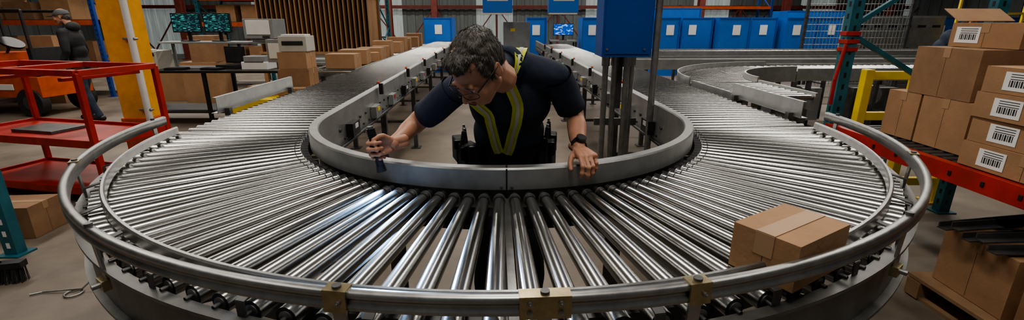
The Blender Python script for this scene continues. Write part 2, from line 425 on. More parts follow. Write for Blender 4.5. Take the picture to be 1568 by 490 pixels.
for i,(x,z,sx,sz) in enumerate([(-11.8,1.61,.6,.45),(-11.1,1.61,.5,.5),(-10.4,1.61,.6,.35),(-9.6,1.61,.6,.5),(-9.4,.56,.8,.6),(-10.6,.56,.9,.7),(-11.7,.56,.8,.5),(-13.5,1.61,.8,.5),(-13.4,.56,.8,.6),(-14.8,1.61,.8,.5)]):
    carton((x,10.6,z+.002),(sx,.7,sz),0,mat=card if i%2 else card2)
b=MB()
for i in range(24): b.box((-1.25+i*.108,0,1.5),(.025,.7,1.2),wood)
for z in(.88,2.12): b.box((0,0,z),(2.6,.75,.05),wood)
b.box((0,.36,1.5),(2.6,.02,1.2),card2)
for x in(-1.25,1.25):
    for y in(-.3,.3): b.box((x,y,.43),(.08,.08,.86),wood)
b.box((0,0,.5),(2.5,.7,.04),wood)
b.obj('slatted_wooden_shelf',(-4.45,11.2,0))
rack((-6.75,12.2,0),1.6,1.,3.0,(.5,1.5,2.1),teal,orange)
for x,z in((-7.0,1.56),(-6.4,1.56),(-6.9,.56),(-6.35,.56)): carton((x,12.2,z+.002),(.45,.6,.4),0)
# ------------------------------------------------------------------ work desk left
b=MB(); b.box((0,0,.84),(2.7,.85,.04),blk)
for x in(-1.3,0,1.3):
    for y in(-.38,.38): b.box((x,y,.41),(.05,.05,.82),blk)
b.box((0,0,.2),(2.6,.7,.03),dark)
b.box((0.1,.25,1.25),(2.1,.35,.03),grey)
for x in(-.9,.2,1.1): b.box((x,.35,1.05),(.04,.04,.4),grey)
b.obj('work_desk',(-4.75,7.6,0),bevel=.004)
monitor('computer_monitor',(-5.25,7.8,1.267),.44,.3,.1)
monitor('computer_monitor',(-4.75,7.8,1.267),.44,.3,-.05)
b=MB(); b.box((0,0,.2),(.5,.36,.3),grey); b.box((0,-.185,.22),(.4,.01,.22),white); b.box((0,0,.03),(.3,.28,.06),grey);b.box((.12,-.19,.08),(.12,.01,.03),dark)
b.obj('crt_monitor',(-4.0,7.8,1.267),-.1,bevel=.01)
b=MB(); b.box((0,0,.14),(.48,.42,.28),beige); b.box((0,-.16,.29),(.36,.2,.03),white); b.box((0,-.213,.16),(.36,.01,.03),dark); b.box((.15,-.213,.23),(.12,.01,.05),blk); b.box((0,-.24,.07),(.3,.1,.015),beige)
b.obj('laser_printer',(-5.75,7.5,.861),.1,bevel=.012)
b=MB(); b.box((0,0,.06),(.4,.36,.12),white);b.box((0,0,.16),(.34,.3,.09),grey); b.box((0,-.17,.12),(.3,.03,.02),dark)
b.obj('label_printer',(-3.98,7.45,.861),0,bevel=.01)
for i in range(2):
    b=MB(); b.box((0,0,.015),(.3,.16,.03),blk)
    for k in range(5): b.box((0,-.055+.027*k,.032),(.28,.018,.006),dark)
    b.obj('keyboard',(-5.2+i*.55,7.3,.861),random.uniform(-.2,.2))
b=MB(); b.box((0,0,.03),(.34,.26,.06),dark); b.box((0,.12,.2),(.36,.03,.26),blk); b.box((0,.103,.2),(.32,.004,.22),dark)
b.obj('laptop_computer',(-4.5,7.55,.861),-.2,bevel=.004)
b=MB()
for x in(-.45,.45):
    for y in(-.3,.3): b.box((x,y,.34),(.06,.06,.68),yel2)
b.box((0,0,.7),(1.0,.7,.05),yel2); b.box((0,-.36,.6),(1.0,.02,.24),yel2); b.box((.3,-.375,.6),(.2,.01,.08),blk)
b.obj('yellow_work_stand',(-2.85,5.7,0),.0,bevel=.004)
carton((-2.66,5.85,.727),(.36,.36,.3),.1,mat=card2); carton((-2.66,5.86,1.03),(.34,.32,.2),.05,mat=card)
carton((-2.60,5.53,.727),(.3,.16,.1),.1,mat=card2); carton((-3.0,5.6,.727),(.26,.2,.12),-.2)
b=MB(); b.box((0,0,.09),(.33,.28,.18),beige); b.box((0,-.142,.1),(.25,.01,.05),dark); b.box((0,0,.19),(.28,.2,.02),white); b.obj('label_printer',(-2.64,5.86,1.234),.05,bevel=.012)
b=MB(); b.box((0,0,.45),(.5,.4,.9),grey)
for k in range(4): b.box((0,-.205,.12+k*.21),(.46,.012,.19),galvl); b.box((0,-.215,.16+k*.21),(.14,.01,.015),dark)
b.obj('filing_cabinet',(-3.6,9,0),bevel=.005)
b=MB(); b.cyl((0,0,0),(0,0,1.35),.04,galv,seg=14); b.box((0,0,.01),(.25,.25,.02),galvd); b.box((0,-.03,1.2),(.22,.12,.3),grey); b.box((0,-.095,1.2),(.16,.01,.2),white)
b.obj('scanner_post',(-3.2,6.5,0),bevel=.004)
# ------------------------------------------------------------------ yellow column
b=MB(); b.box((0,0,3.5),(.30,.28,7),yel); b.box((0,0,.25),(.34,.32,.5),orange); b.cyl((.17,-.17,.3),(.17,-.17,7),.035,white,seg=14)
for z in(.6,1.4,2.2): b.box((.15,-.16,z),(.14,.06,.03),galv)
for k in range(4): b.box((0,-.004,2.05+k*.05),(.325,.305,.03),blackfab)
b.obj('yellow_building_column',(-4.42,5.5,0),.05,bevel=.012)
# ------------------------------------------------------------------ red cart
b=MB(); W,D,H=1.7,.68,1.18
for x in(0,-W):
    for y in(0,D):
        b.box((x,y,.09+(H-.09)/2),(.045,.045,H-.09),red); b.cyl((x,y+.02,.042),(x,y-.02,.042),.042,rubber,seg=18); b.box((x,y,.09),(.06,.07,.016),galvd)
for z in(.125,.57):
    b.box((-W/2,D/2,z),(W,D,.012),red); 
    for y in(0,D): b.box((-W/2,y,z+.0),(W,.02,.07),red)
    for x in(0,-W): b.box((x,D/2,z+.0),(.02,D,.07),red)
for y in(0,D): b.box((-W/2,y,H),(W,.05,.05),red)
for x in(0,-W,-W/2): b.box((x,D/2,H),(.05,D,.05),red)
for x in(-.2,-.9,-1.4): b.box((x,D/2,H-.06),(.04,D,.03),red)
b.box((-W*.6,D*.5,.591),(.5,.3,.03),galvd)
b.obj('red_shelf_cart',(-3.58,3.85,0),-.22,bevel=.004)
# ------------------------------------------------------------------ teal upright at far left
b=MB(); b.box((0,0,.31),(.09,.07,.62),teal); b.box((0,0,.006),(.16,.14,.012),teal)
for k in range(6): b.box((.0,-.036,.08+.09*k),(.025,.003,.04),labelm)
b.box((-.5,0,.56),(1.0,.05,.1),teal)
b.box((-1,0,.31),(.09,.07,.62),teal)
b.obj('teal_rack_end',(-3.54,2.98,0))
carton((-3.85,3.35,0.002),(.4,.3,.25),.1,mat=card2)
b=MB(); b.box((0,0,.11),(.24,.06,.04),dark)
for i in range(220):
    x=random.uniform(-.11,.11); y=random.uniform(-.025,.025); b.cyl((x,y,.10),(x*1.15,y*1.5-.03,.0),.002,dark,seg=4,caps=False)
b.cyl((0,.0,.13),(-.9,.1,.55),.012,dark,seg=10)
b.obj('push_broom',(-3.24,2.62,0),.25)
b=MB(); pts=[(-.02,.0,.02),(.18,.25,.25),(.34,.5,.55)]
b.tube(pts,.005,galv)
cp=[(-.05+.045*math.cos(a),-.03+.045*math.sin(a),.008) for a in [i*math.pi/8 for i in range(17)]]
b.tube(cp,.005,galv); b.tube([(-.02,0,.02),(-.25,-.02,.008),(-.3,-.05,.008)],.005,galv)
b.obj('wire_pull_hook',(-2.62,2.5,0))
# ------------------------------------------------------------------ orange tug
b=MB(); b.box((0,0,.5),(1.5,.9,.35),orange); b.box((-.5,0,.85),(.5,.85,.4),orange); b.box((.4,0,.72),(.6,.7,.1),blackfab); b.box((.62,0,.95),(.1,.7,.4),blackfab)
for x in(-.5,.52):
    for y in(-.42,.42): b.cyl((x,y-.07,.24),(x,y+.07,.24),.24,rubber,seg=26); b.cyl((x,y-.08,.24),(x,y+.08,.24),.12,galvd,seg=16)
b.tube([(-.3,-.0,1.0),(-.12,0,1.2)],.02,blk); b.cyl((-.12,0,1.2),(-.10,0,1.23),.17,blk,seg=20)
for y in(-.38,.38): b.tube([(-.7,y,1.0),(-.7,y,1.75),(.7,y,1.75),(.7,y,.7)],.025,dark)
b.box((0,-.456,.5),(.5,.01,.1),labelm)
b.obj('orange_tow_tractor',(-8.7,8.4,0),-.1,bevel=.02)
carton((-9.4,9.6,0.002),(.9,.7,.9),0,mat=card2); carton((-9.3,9.6,.905),(.6,.6,.4),.1)
carton((-6.2,9.6,0.002),(.7,.6,.8),0); carton((-6.1,9.6,.805),(.5,.5,.5),.1,mat=card2); carton((-7.0,9.8,0.002),(.6,.6,.6),.1)
b=MB(); b.cyl((0,0,0),(0,0,1.0),.16,red,seg=20); b.ball((0,0,1.0),(.16,.16,.08),red); b.cyl((0,0,1.05),(0,0,1.16),.03,blk,seg=10); b.box((.04,0,1.17),(.16,.03,.03),blk); b.tube([(.05,0,1.14),(.2,0,1.05),(.22,0,.6)],.015,blk)
b.obj('wheeled_fire_extinguisher',(-3.45,12.6,0))
# ------------------------------------------------------------------ right rack area
b=MB()
UX,UY=2.64,3.75
for (x,y) in((UX,UY),(UX+1.1,UY)):
    b.box((x,y,1.6),(.09,.075,3.2),teal); b.box((x,y,.006),(.16,.14,.012),teal)
    z=.1
    while z<3.1: b.box((x,y-.038,z),(.02,.003,.04),blk); b.box((x-.046,y,z),(.003,.02,.04),blk); z+=.09
b.beam((UX,UY,1.55),(UX+1.1,UY,2.3),.035,.035,teal); b.beam((UX+1.1,UY,.9),(UX,UY,1.5),.035,.035,teal); 
for (x,y) in((UX,1.2),(UX+1.1,1.2)):
    b.box((x,y,.4),(.09,.075,.8),teal)
for x in(UX-.03,UX+1.1):
    b.box((x,(UY+1.2)/2,.735),(.05,UY-1.2,.11),red)
y=1.3
while y<UY-.06: b.cyl((UX,y,.775),(UX+1.08,y,.775),.02,galvd,seg=10); y+=.075
for k in range(12): b.box((UX-.058,1.4+k*.2,.735),(.004,.02,.03),blk)
for z in (1.38,1.44,1.5): b.box((UX,UY,z),(.105,.09,.03),red,rz=.1*(z*10%3-1))
b.tube([(UX-.05,UY-.05,1.42),(UX-.09,UY-.06,1.15),(UX-.08,UY-.05,.95)],.014,red)
b.obj('pallet_flow_rack',bevel=.003)
ZS=.797
for i in range(4):
    carton((2.86+.02*(i%2),2.26,ZS+i*.141),(.48,.70,.139),.03*(i%2),label=['x-','y-'])
carton((3.0,3.27,ZS),(.46,.27,.32),.02); carton((3.0,2.93,ZS),(.46,.36,.32),-.02,mat=card)
carton((3.02,3.02,ZS+.323),(.5,.46,.31),.0,mat=card2); carton((3.3,2.3,ZS+.566),(.8,.56,.2),.05,label=['x-'],mat=card2)
carton((3.55,3.2,ZS+.0),(.5,.5,.62),.0,mat=card2); carton((3.16,3.02,ZS+.636),(.42,.42,.15),.1,open_=True,label=['x-','y-'])
b=MB()
for k in range(6): b.box((-.5+k*.2,0,.125),(.14,1.1,.02),pallet_w)
for y in(-.5,0,.5): b.box((0,y,.06),(1.15,.09,.1),pallet_w)
for k in range(3): b.box((-.5+k*.5,0,.01),(.12,1.1,.018),pallet_w)
b.obj('wooden_pallet',(2.98,1.95,0))
carton((2.68,1.68,.138),(.5,.5,.28),.05,mat=card2); carton((2.72,2.22,.138),(.46,.42,.33),-.05); carton((3.25,1.75,.138),(.5,.6,.34),.0,mat=card2)
b=MB()
for i in range(5):
    y=-.16+i*.07; z=.0+.03*(i%2); b.beam((-.55,y,z+.015),(.6,y+.05*i,z+.015),.05,.006,galvd); b.beam((-.55,y+.02,z+.03),(.6,y+.02+.05*i,z+.03),.006,.035,galvd)
b.obj('steel_angle_stock',(2.95,2.25,.47))
b=MB()
for x in(0,.42,.84): b.box((x,0,.6),(.07,.07,1.2),yel2); b.box((x,0,.008),(.16,.16,.016),yel2)
for z in(.2,.5,.8,1.15): b.box((.42,0,z),(.84,.05,.07),yel2)
b.obj('yellow_safety_guard',(3.02,3.98,0),bevel=.004)
b=MB()
b.box((0,0,.85),(2.2,.5,1.7),grey)
for k in range(6): b.box((-.9+k*.36,-.255,.85),(.34,.01,1.6),galvl); b.box((-.78+k*.36,-.265,.9),(.02,.01,.1),dark); b.box((-.9+k*.36,-.263,1.45),(.2,.004,.06),dark)
b.obj('metal_lockers',(9.6,12.2,0))
b=MB()
for x in(-1.2,1.2):
    b.box((x,0,1.1),(.06,.06,2.2),galvd)
for i in range(30): b.cyl((-1.2+.08*i,0,.1),(-1.2+.08*i,0,2.15),.006,galvl,seg=4,caps=False)
for i in range(14): b.cyl((-1.2,0,.15+.15*i),(1.2,0,.15+.15*i),.006,galvl,seg=4,caps=False)
b.obj('wire_mesh_panel',(8.0,11.2,0))
b=MB()
for x in (0,.8):
    for y in(0,.8): b.box((x,y,1.1),(.05,.05,2.2),yel2)
for z in(1.3,1.75,2.15):
    b.beam((0,0,z),(.8,0,z),.04,.04,yel2); b.beam((0,.8,z),(.8,.8,z),.04,.04,yel2); b.beam((0,0,z),(0,.8,z),.04,.04,yel2); b.beam((.8,0,z),(.8,.8,z),.04,.04,yel2)
b.box((.4,.4,1.2),(.8,.8,.04),galvd)
b.obj('yellow_work_platform',(11.2,11.4,0))
b=MB()
for k in range(5):
    b.box((3.4+k*1.2,7.15,.35),(.7,.4,.5),[dark,grey,galvd][k%3]); b.cyl((3.3+k*1.2,6.88,.5),(3.3+k*1.2,6.96,.5),.15,galv,seg=16)
    b.box((3.4+k*1.2,7.15,.05),(.5,.3,.1),dark)
KEEP.add(b.obj('drive_motor_units').name)
# ------------------------------------------------------------------ organic blobs
def blob(name,parts,voxel,smooth=4,mats=(),cls=None,parent=None,disp=0,dscale=60,mat4=None):
    bm=bmesh.new()
    for p in parts:
        if p[0]=='e':
            c,r=p[1],p[2]; R=p[3] if len(p)>3 else Matrix.Identity(3)
            mt=Matrix.Translation(c)@R.to_4x4()@Matrix.Diagonal((*r,1)); bmesh.ops.create_icosphere(bm,subdivisions=4,radius=1,matrix=mt)
        else:
            a,b_,r0,r1=V(p[1]),V(p[2]),p[3],p[4]
            n=max(2,int((b_-a).length/(min(r0,r1)*.35))+1)
            for i in range(n+1):
                t=i/n; bmesh.ops.create_icosphere(bm,subdivisions=2,radius=r0+(r1-r0)*t,matrix=Matrix.Translation(a.lerp(b_,t)))
    me=bpy.data.meshes.new('tmp'); bm.to_mesh(me); bm.free()
    o=bpy.data.objects.new('tmp',me); scn.collection.objects.link(o)
    r=o.modifiers.new('r','REMESH'); r.mode='VOXEL'; r.voxel_size=voxel
    s=o.modifiers.new('s','SMOOTH'); s.iterations=smooth; s.factor=.6
    dg=bpy.context.evaluated_depsgraph_get(); nm=bpy.data.meshes.new_from_object(o.evaluated_get(dg)); bpy.data.objects.remove(o)
    nm.name=name
    for m in mats: nm.materials.append(m)
    if disp:
        ns=[v.normal.copy() for v in nm.vertices]
        for v,n in zip(nm.vertices,ns): v.co+=n*disp*noise.noise(v.co*dscale)
    for p in nm.polygons:
        p.use_smooth=True; p.material_index=cls(p.center) if cls else 0
    if mat4: nm.transform(mat4)
    ob=bpy.data.objects.new(name,nm); scn.collection.objects.link(ob)
    if parent: ob.parent=parent
    return ob
def axes(x,z):
    x=V(x).normalized(); z=V(z); z=(z-x*z.dot(x)).normalized(); y=z.cross(x); return Matrix((x,y,z)).transposed()
def head(parent,mat4,hair='short',glasses=True,vox=.0045):
    P=[('e',(0,.012,.035),(.074,.094,.084)),('e',(0,-.028,-.03),(.060,.064,.074)),('e',(0,-.06,-.09),(.03,.027,.024)),
       ('c',(-.035,-.084,.02),(.035,-.084,.02),.011,.011),('c',(0,-.088,.008),(0,-.113,-.028),.008,.012),
       ('e',(0,-.083,-.062),(.026,.02,.018)),('c',(0,.03,-.05),(0,.05,-.13),.054,.056)]
    for s in(-1,1):
        P+=[('c',(s*.050,.0,-.055),(s*.022,-.06,-.09),.02,.018),('e',(s*.013,-.1,-.034),(.009,.01,.008)),('e',(s*.037,-.066,-.025),(.023,.023,.025)),
            ('e',(s*.077,.014,-.008),(.008,.018,.031)),('c',(s*.082,.026,.015),(s*.080,.016,-.03),.005,.006),('e',(s*.031,-.074,.0),(.016,.012,.012))]
    blob('head',P,vox,2,[skin],parent=parent,mat4=mat4)
    b=MB()
    for s in(-1,1):
        b.ball((s*.031,-.078,.001),(.012,.0105,.008),eyew,12,8); b.ball((s*.031,-.0875,.0),(.005,.002,.005),iris,10,6)
        b.ball((s*.032,-.0925,.0255),(.015,.0035,.0032),hairm,12,6)
        b.cyl((s*.019,-.087,.008),(s*.043,-.083,.008),.0028,skin,seg=6)
    b.ball((0,-.1,-.057),(.021,.006,.0045),lipm,12,6); b.ball((0,-.099,-.066),(.018,.007,.005),lipm,12,6); b.ball((0,-.1045,-.0615),(.02,.003,.0013),ink,12,6)
    if glasses:
        for s in(-1,1):
            w=[(s*(.036+.028*math.cos(q)),-.111+max(0,.036+.028*math.cos(q)-.02)*.42,-.001+.0175*math.copysign(abs(math.sin(q))**.7,math.sin(q))) for q in [2*math.pi*i/20 for i in range(21)]]
            b.tube(w,.0014,blk,6); b.tube([(s*.064,-.09,.01),(s*.080,-.02,.012),(s*.082,.03,.006)],.0028,blk,6)
            b.add(w[:-1],[tuple(range(20))],lens)
        b.tube([(-.008,-.109,.008),(.008,-.109,.008)],.0025,blk,6)
    if hair=='cap':
        for i in range(10):
            z0=.03+.085*math.sin(i/10*1.57); r0=math.cos(i/10*1.57); z1=.03+.085*math.sin((i+1)/10*1.57); r1=math.cos((i+1)/10*1.57)
            n=20; vs=[]
            for z,r in((z0,r0),(z1,r1)):
                for k in range(n): a=2*math.pi*k/n; vs.append((.088*r*math.cos(a),.012+.108*r*math.sin(a),z))
            b.add(vs,[(k,(k+1)%n,n+(k+1)%n,n+k) for k in range(n)],capm,True)
        b.ball((0,-.12,.035),(.065,.07,.008),capm)
    o=b.obj('face_details',parent=parent); o.data.transform(mat4)
    if hair=='short' or hair=='cap':
        H=[('e',(0,.025,.045),(.077,.092,.079)),('e',(0,.055,.0),(.064,.062,.073))]
        if hair=='short': H+=[('e',(0,-.045,.094),(.054,.038,.026)),('e',(.02,-.05,.096),(.03,.033,.026))]
        for s in(-1,1): H+=[('e',(s*.066,.012,.035),(.012,.05,.045)),('e',(s*.071,-.012,.01),(.006,.012,.03))]
        if hair=='cap': H=H[1:2]
        h=blob('hair',H,.005,2,[hairm],parent=parent,disp=.006,dscale=55)
        me=h.data; b=MB()
        if hair=='short':
            pl=list(me.polygons)
            for _ in range(9000):
                p=random.choice(pl); c=p.center; n=p.normal
                if c.y<-.085 and c.z<.05: continue
                t=V((.25+random.uniform(-.3,.3),-.6+random.uniform(-.3,.3),-.3)); t=(t-n*t.dot(n)).normalized()
                d=(t*.92+n*.28).normalized(); sd=n.cross(d).normalized()*.0009; l=random.uniform(.010,.018)
                tip=c+d*l-n*l*.15
                b.add([c-sd,c+sd,c+d*l*.55+sd*.7,tip,c+d*l*.55-sd*.7],[(0,1,2,3,4)],hairm)
            o2=b.obj('hair_strands',parent=parent); o2.data.transform(mat4)
        me.transform(mat4)
def hand(name,wrist,xdir,zdir,side,curls,thumb,parent,vox=.003,scale=1.0,mats=None):
    m4=Matrix.Translation(V(wrist))@axes(xdir,zdir).to_4x4()@Matrix.Scale(scale,4)
    P=[]; s=side
    for y in(-.03,-.01,.01,.03): P.append(('c',(.008,y*.6*s,0),(.084,y*s,0),.0155,.0125))
    for y in(-.009,.009): P.append(('c',(-.05,y,0),(.01,y,0),.020,.0185))
    P.append(('c',(.018,.02*s,-.008),(.05,.026*s,-.008),.016,.014)); P.append(('c',(.02,-.02*s,-.008),(.06,-.024*s,-.006),.013,.012))
    F_=[(.087,.031,(.043,.026,.021),.0092),(.092,.0105,(.047,.029,.022),.0095),(.087,-.0105,(.043,.027,.021),.009),(.078,-.0305,(.034,.021,.019),.008)]
    nails=MB()
    for k,(bx,by,ls,r) in enumerate(F_):
        c=curls[k]; p=V((bx,by*s,0)); ang=0; sp=by*.8*s
        for j,l in enumerate(ls):
            ang+=math.radians(c[j]); d=V((math.cos(ang)*math.cos(sp),math.sin(sp),-math.sin(ang))).normalized()
            q=p+d*l; P.append(('c',p,q,r*(1-.07*j),r*(1-.07*(j+1))*.97)); P.append(('e',p,(r*1.08,)*3)); p=q
        nn=V((math.sin(ang),0,math.cos(ang)))
        nails.ball(p-d*.003+nn*r*.72,(.0062,.0048,.0016),lipm,10,6,R=axes(d,nn))
    pts=[V((a,b_*s,c)) for a,b_,c in thumb]
    for j in range(len(pts)-1): P.append(('c',pts[j],pts[j+1],(.0135,.0115,.0105,.009)[j],(.0115,.0105,.009,.008)[j]))
    blob(name,P,vox,2,[skin],parent=parent,mat4=m4)
    o=nails.obj(name+'_nails',parent=parent); o.data.transform(m4)
# ------------------------------------------------------------------ worker
wk=empty('warehouse_worker')
TU=V((0,-.49,.87)).normalized(); PV=V((.02,2.13,.98))
TR=Matrix((V((1,0,0)),TU.cross(V((1,0,0))),TU)).transposed()
SL,EL,WL=V((-.205,1.86,1.33)),V((-.385,1.96,1.17)),V((-.445,1.775,1.135))
SR,ER,WR=V((.205,1.875,1.385)),V((.305,1.985,1.205)),V((.293,1.775,1.105))
C7=V((.01,1.85,1.435)); NB=V((-.052,1.70,1.42))
P=[('e',PV+V((0,.0,-.02)),(.165,.115,.13)),('e',PV+TU*.15,(.162,.125,.16),TR),('e',PV+TU*.33,(.176,.12,.19),TR),('e',PV+TU*.41+V((0,.02,0)),(.15,.09,.12),TR),
   ('c',SL,V((-.08,1.88,1.405)),.060,.068),('c',SR,V((.08,1.88,1.415)),.060,.068),('c',C7,NB,.056,.052),('c',C7+V((-.07,.02,-.01)),C7+V((.07,.02,-.01)),.058,.058),
   ('c',SL,EL,.056,.043),('c',EL,EL.lerp(WL,.35),.043,.041),('c',EL.lerp(WL,.35),WL,.041,.026),
   ('c',SR,ER,.058,.045),('c',ER,ER.lerp(WR,.35),.045,.043),('c',ER.lerp(WR,.35),WR,.043,.027)]
for s in(-1,1):
    hp=V((.02+s*.09,2.13,.93)); kn=V((.02+s*.12,2.10,.5)); an=V((.02+s*.14,2.2,.1))
    P+=[('c',hp,kn,.085,.058),('c',kn,kn.lerp(an,.4),.058,.056),('c',kn.lerp(an,.4),an,.056,.045)]
def segt(p,a,b_):
    d=b_-a; t=(p-a).dot(d)/d.length_squared; return t,(p-a.lerp(b_,max(0,min(1,t)))).length
def wcls(p):
    for a,e,w in((SL,EL,WL),(SR,ER,WR)):
        t,d=segt(p,a,e); t2,d2=segt(p,e,w)
        if (t>.62 and d<.08) or (t2>0 and d2<.07): return 1
    if (p-(NB-V((.01,.02,0)))).length<.092: return 1
    h=(p-PV).dot(TU)
    return 2 if h<.03 else 0
body=blob('body',P,.009,5,[navy,skin,pants],cls=wcls,parent=wk,disp=.007,dscale=11)
b=MB()
def sleeve(a,e,t0,t1,r0,r1):
    n=22; vs=[]; z=(e-a).normalized(); x=z.orthogonal().normalized(); y=z.cross(x); K=8
    for j in range(K+1):
        t=t0+(t1-t0)*j/K; r=r0+(r1-r0)*j/K
        for k in range(n):
            g=2*math.pi*k/n; rr=r*(1+.05*math.sin(3*g+j*.8)*(j/K)); vs.append(a.lerp(e,t)+x*math.cos(g)*rr+y*math.sin(g)*rr)
    for k in range(n):
        g=2*math.pi*k/n; rr=(r1-.008); vs.append(a.lerp(e,t1-.03)+x*math.cos(g)*rr+y*math.sin(g)*rr)
    b.add(vs,[(j*n+k,j*n+(k+1)%n,(j+1)*n+(k+1)%n,(j+1)*n+k) for j in range(K+1) for k in range(n)],navy,True)
sleeve(SL,EL,.0,.72,.063,.061); sleeve(SR,ER,.0,.78,.065,.063)
ax=(NB-C7).normalized(); cx=ax.orthogonal().normalized(); cy_=ax.cross(cx); vs=[]
for (t,r) in((.01,.076),(.055,.064),(.05,.058)):
    for k in range(20):
        g=2*math.pi*k/20; vs.append(C7+ax*t+cx*math.cos(g)*r+cy_*math.sin(g)*r)
b.add(vs,[(j*20+k,j*20+(k+1)%20,(j+1)*20+(k+1)%20,(j+1)*20+k) for j in range(2) for k in range(20)],navy,True)
b.obj('shirt_sleeves_and_collar',parent=wk)
bv=BVHTree.FromPolygons([v.co for v in body.data.vertices],[tuple(p.vertices) for p in body.data.polygons])
def strap(pts,w,mat,off=.006,b=None,n=30):
    res=[]
    for i in range(n+1):
        t=i/n*(len(pts)-1); k=min(int(t),len(pts)-2); p=V(pts[k]).lerp(V(pts[k+1]),t-k)
        h,nn,_,_=bv.find_nearest(p)
        res.append((h,nn))
    hs=[r[0] for r in res]; ns=[r[1] for r in res]
    for _ in range(3):
        hs=[hs[0]]+[(hs[i-1]+hs[i]*2+hs[i+1])/4 for i in range(1,n)]+[hs[-1]]; ns=[ns[0]]+[(ns[i-1]+ns[i]+ns[i+1]).normalized() for i in range(1,n)]+[ns[-1]]
    vs=[]
    for i in range(n+1):
        d=(hs[min(i+1,n)]-hs[max(i-1,0)]).normalized(); sd=d.cross(ns[i]).normalized()*w/2
        vs+= [hs[i]-sd+ns[i]*off,hs[i]+sd+ns[i]*off]
    b.add(vs,[(2*i,2*i+1,2*i+3,2*i+2) for i in range(n)],mat,True)
b=MB()
Ls=[(-.11,1.93,1.49),(-.13,1.78,1.46),(-.125,1.70,1.35),(-.11,1.72,1.24),(-.09,1.80,1.12),(-.04,1.88,1.01)]
Rs=[(.07,1.95,1.51),(.06,1.80,1.49),(.06,1.70,1.37),(.06,1.72,1.25),(.045,1.80,1.12),(-.0,1.88,1.01)]
for q in(Ls,Rs):
    strap(q,.046,hiviz,.016,b); strap(q,.014,silver,.019,b)
strap([(-.2,1.98,1.0),(-.1,1.9,1.0),(.02,1.87,.99),(.14,1.9,1.0),(.24,1.98,1.0)],.05,blackfab,.012,b)
b.obj('reflective_suspenders',parent=wk)
b=MB()
n=32;vs=[]
for z,r in((.965,1),(1.02,1.0)):
    for k in range(n):
        g=2*math.pi*k/n; vs.append((.02+.178*math.cos(g),2.125+.128*math.sin(g),z))
b.add(vs,[(k,(k+1)%n,n+(k+1)%n,n+k) for k in range(n)],blk,True)
for (x,y,z,dx,dy,dz,rz) in [(-.20,2.06,.99,.09,.09,.2,.5),(-.25,2.12,1.03,.06,.1,.14,.3),(-.17,2.0,1.02,.05,.04,.15,.2),(.23,2.10,1.0,.08,.1,.2,-.3),(.20,2.03,1.04,.045,.04,.17,-.3),(.26,2.14,1.05,.05,.07,.12,-.2)]:
    x=.02+(x-.02)*.86; dx*=.85;dz*=.8;z-=.01
    b.box((x,y,z),(dx,dy,dz),blackfab,rz=rz); b.box((x,y-dy*.5,z+dz*.28),(dx*.9,.012,dz*.4),blk,rz=rz)
for (x,y,z,t) in [(-.20,2.04,1.09,.3),(-.175,2.07,1.10,-.2),(.18,2.02,1.11,.2),(.21,2.1,1.12,-.1)]:
    b.cyl((x,y,z-.06),(x+t*.05,y,z+.03),.009,blk,seg=8); b.cyl((x+t*.05,y,z+.03),(x+t*.06,y,z+.045),.006,galv,seg=8)
b.obj('tool_belt',parent=wk,bevel=.008)
for s in(-1,1):
    x=.02+s*.14; blob('shoe',[('e',(x,2.2,.065),(.05,.06,.06)),('c',(x,2.21,.045),(x+s*.01,2.06,.04),.043,.038)],.008,3,[blk],parent=wk)
Fh=V((-.46,-.44,-.77)).normalized(); HC=V((-.100,1.612,1.442))
up=V((0.12,0,1)); up=(up-Fh*up.dot(Fh)).normalized(); xx=(-Fh).cross(up)
R_=Matrix((xx.normalized(),-Fh,up)).transposed()
head(wk,Matrix.Translation(HC)@R_.to_4x4()@Matrix.Scale(1.03,4))
hand('left_hand',WR,(.20,-.97,-.05),(0,0,1),-1,[(38,50,25),(40,52,28),(42,52,28),(45,52,30)],[(.015,.022,-.005),(.045,.05,-.016),(.068,.062,-.032),(.085,.064,-.048)],wk)
Dh=V((-.78,-.62,-.05))
hand('right_hand',WL,Dh,(-.62,.78,.0),1,[(55,75,45),(60,78,45),(62,78,45),(62,75,45)],[(.02,.026,-.01),(.045,.045,-.022),(.07,.05,-.036),(.092,.045,-.042)],wk)
ax_=axes(Dh,(-.62,.78,.0)); cc=V(WL)+ax_@V((.083,0,-.030))
b=MB(); up_=(ax_@V((0,1,0))+V((-.12,.0,0))).normalized()
b.cyl(cc-up_*.06,cc+up_*.085,.0155,blk,seg=18)
for k in range(5): b.cyl(cc+up_*(.05+k*.008),cc+up_*(.053+k*.008),.0175,dark,seg=18)
b.cyl(cc-up_*.085,cc-up_*.06,.021,blk,.0165,seg=20); b.cyl(cc-up_*.0855,cc-up_*.085,.017,white,seg=20); b.cyl(cc+up_*.085,cc+up_*.093,.011,galv,seg=12)
b.obj('flashlight',parent=wk)
b=MB()
fd=(WR-ER).normalized(); q=WR-fd*.03; x=fd.orthogonal().normalized(); y=fd.cross(x)
n=20;vs=[]
for t,r in((-.012,.0315),(.012,.0315)):
    for k in range(n): g=2*math.pi*k/n; vs.append(q+fd*t+x*math.cos(g)*r+y*math.sin(g)*r)
b.add(vs,[(k,(k+1)%n,n+(k+1)%n,n+k) for k in range(n)],blk,True)
tn=V((0.2,-.2,1)); tn=(tn-fd*tn.dot(fd)).normalized(); b.cyl(q+tn*.028,q+tn*.040,.021,blk,seg=20); b.cyl(q+tn*.040,q+tn*.0415,.017,dark,seg=20)
b.obj('wristwatch',parent=wk)
def spot(name,loc,tgt,e,ang,col,blend=.6,size=.01):
    l=bpy.data.lights.new(name,'SPOT'); l.energy=e; l.spot_size=math.radians(ang); l.spot_blend=blend; l.color=col; l.shadow_soft_size=size
    o=bpy.data.objects.new(name,l); scn.collection.objects.link(o); o.location=loc; o.rotation_euler=(V(tgt)-V(loc)).to_track_quat('-Z','Y').to_euler(); return o
lp=cc-up_*.092
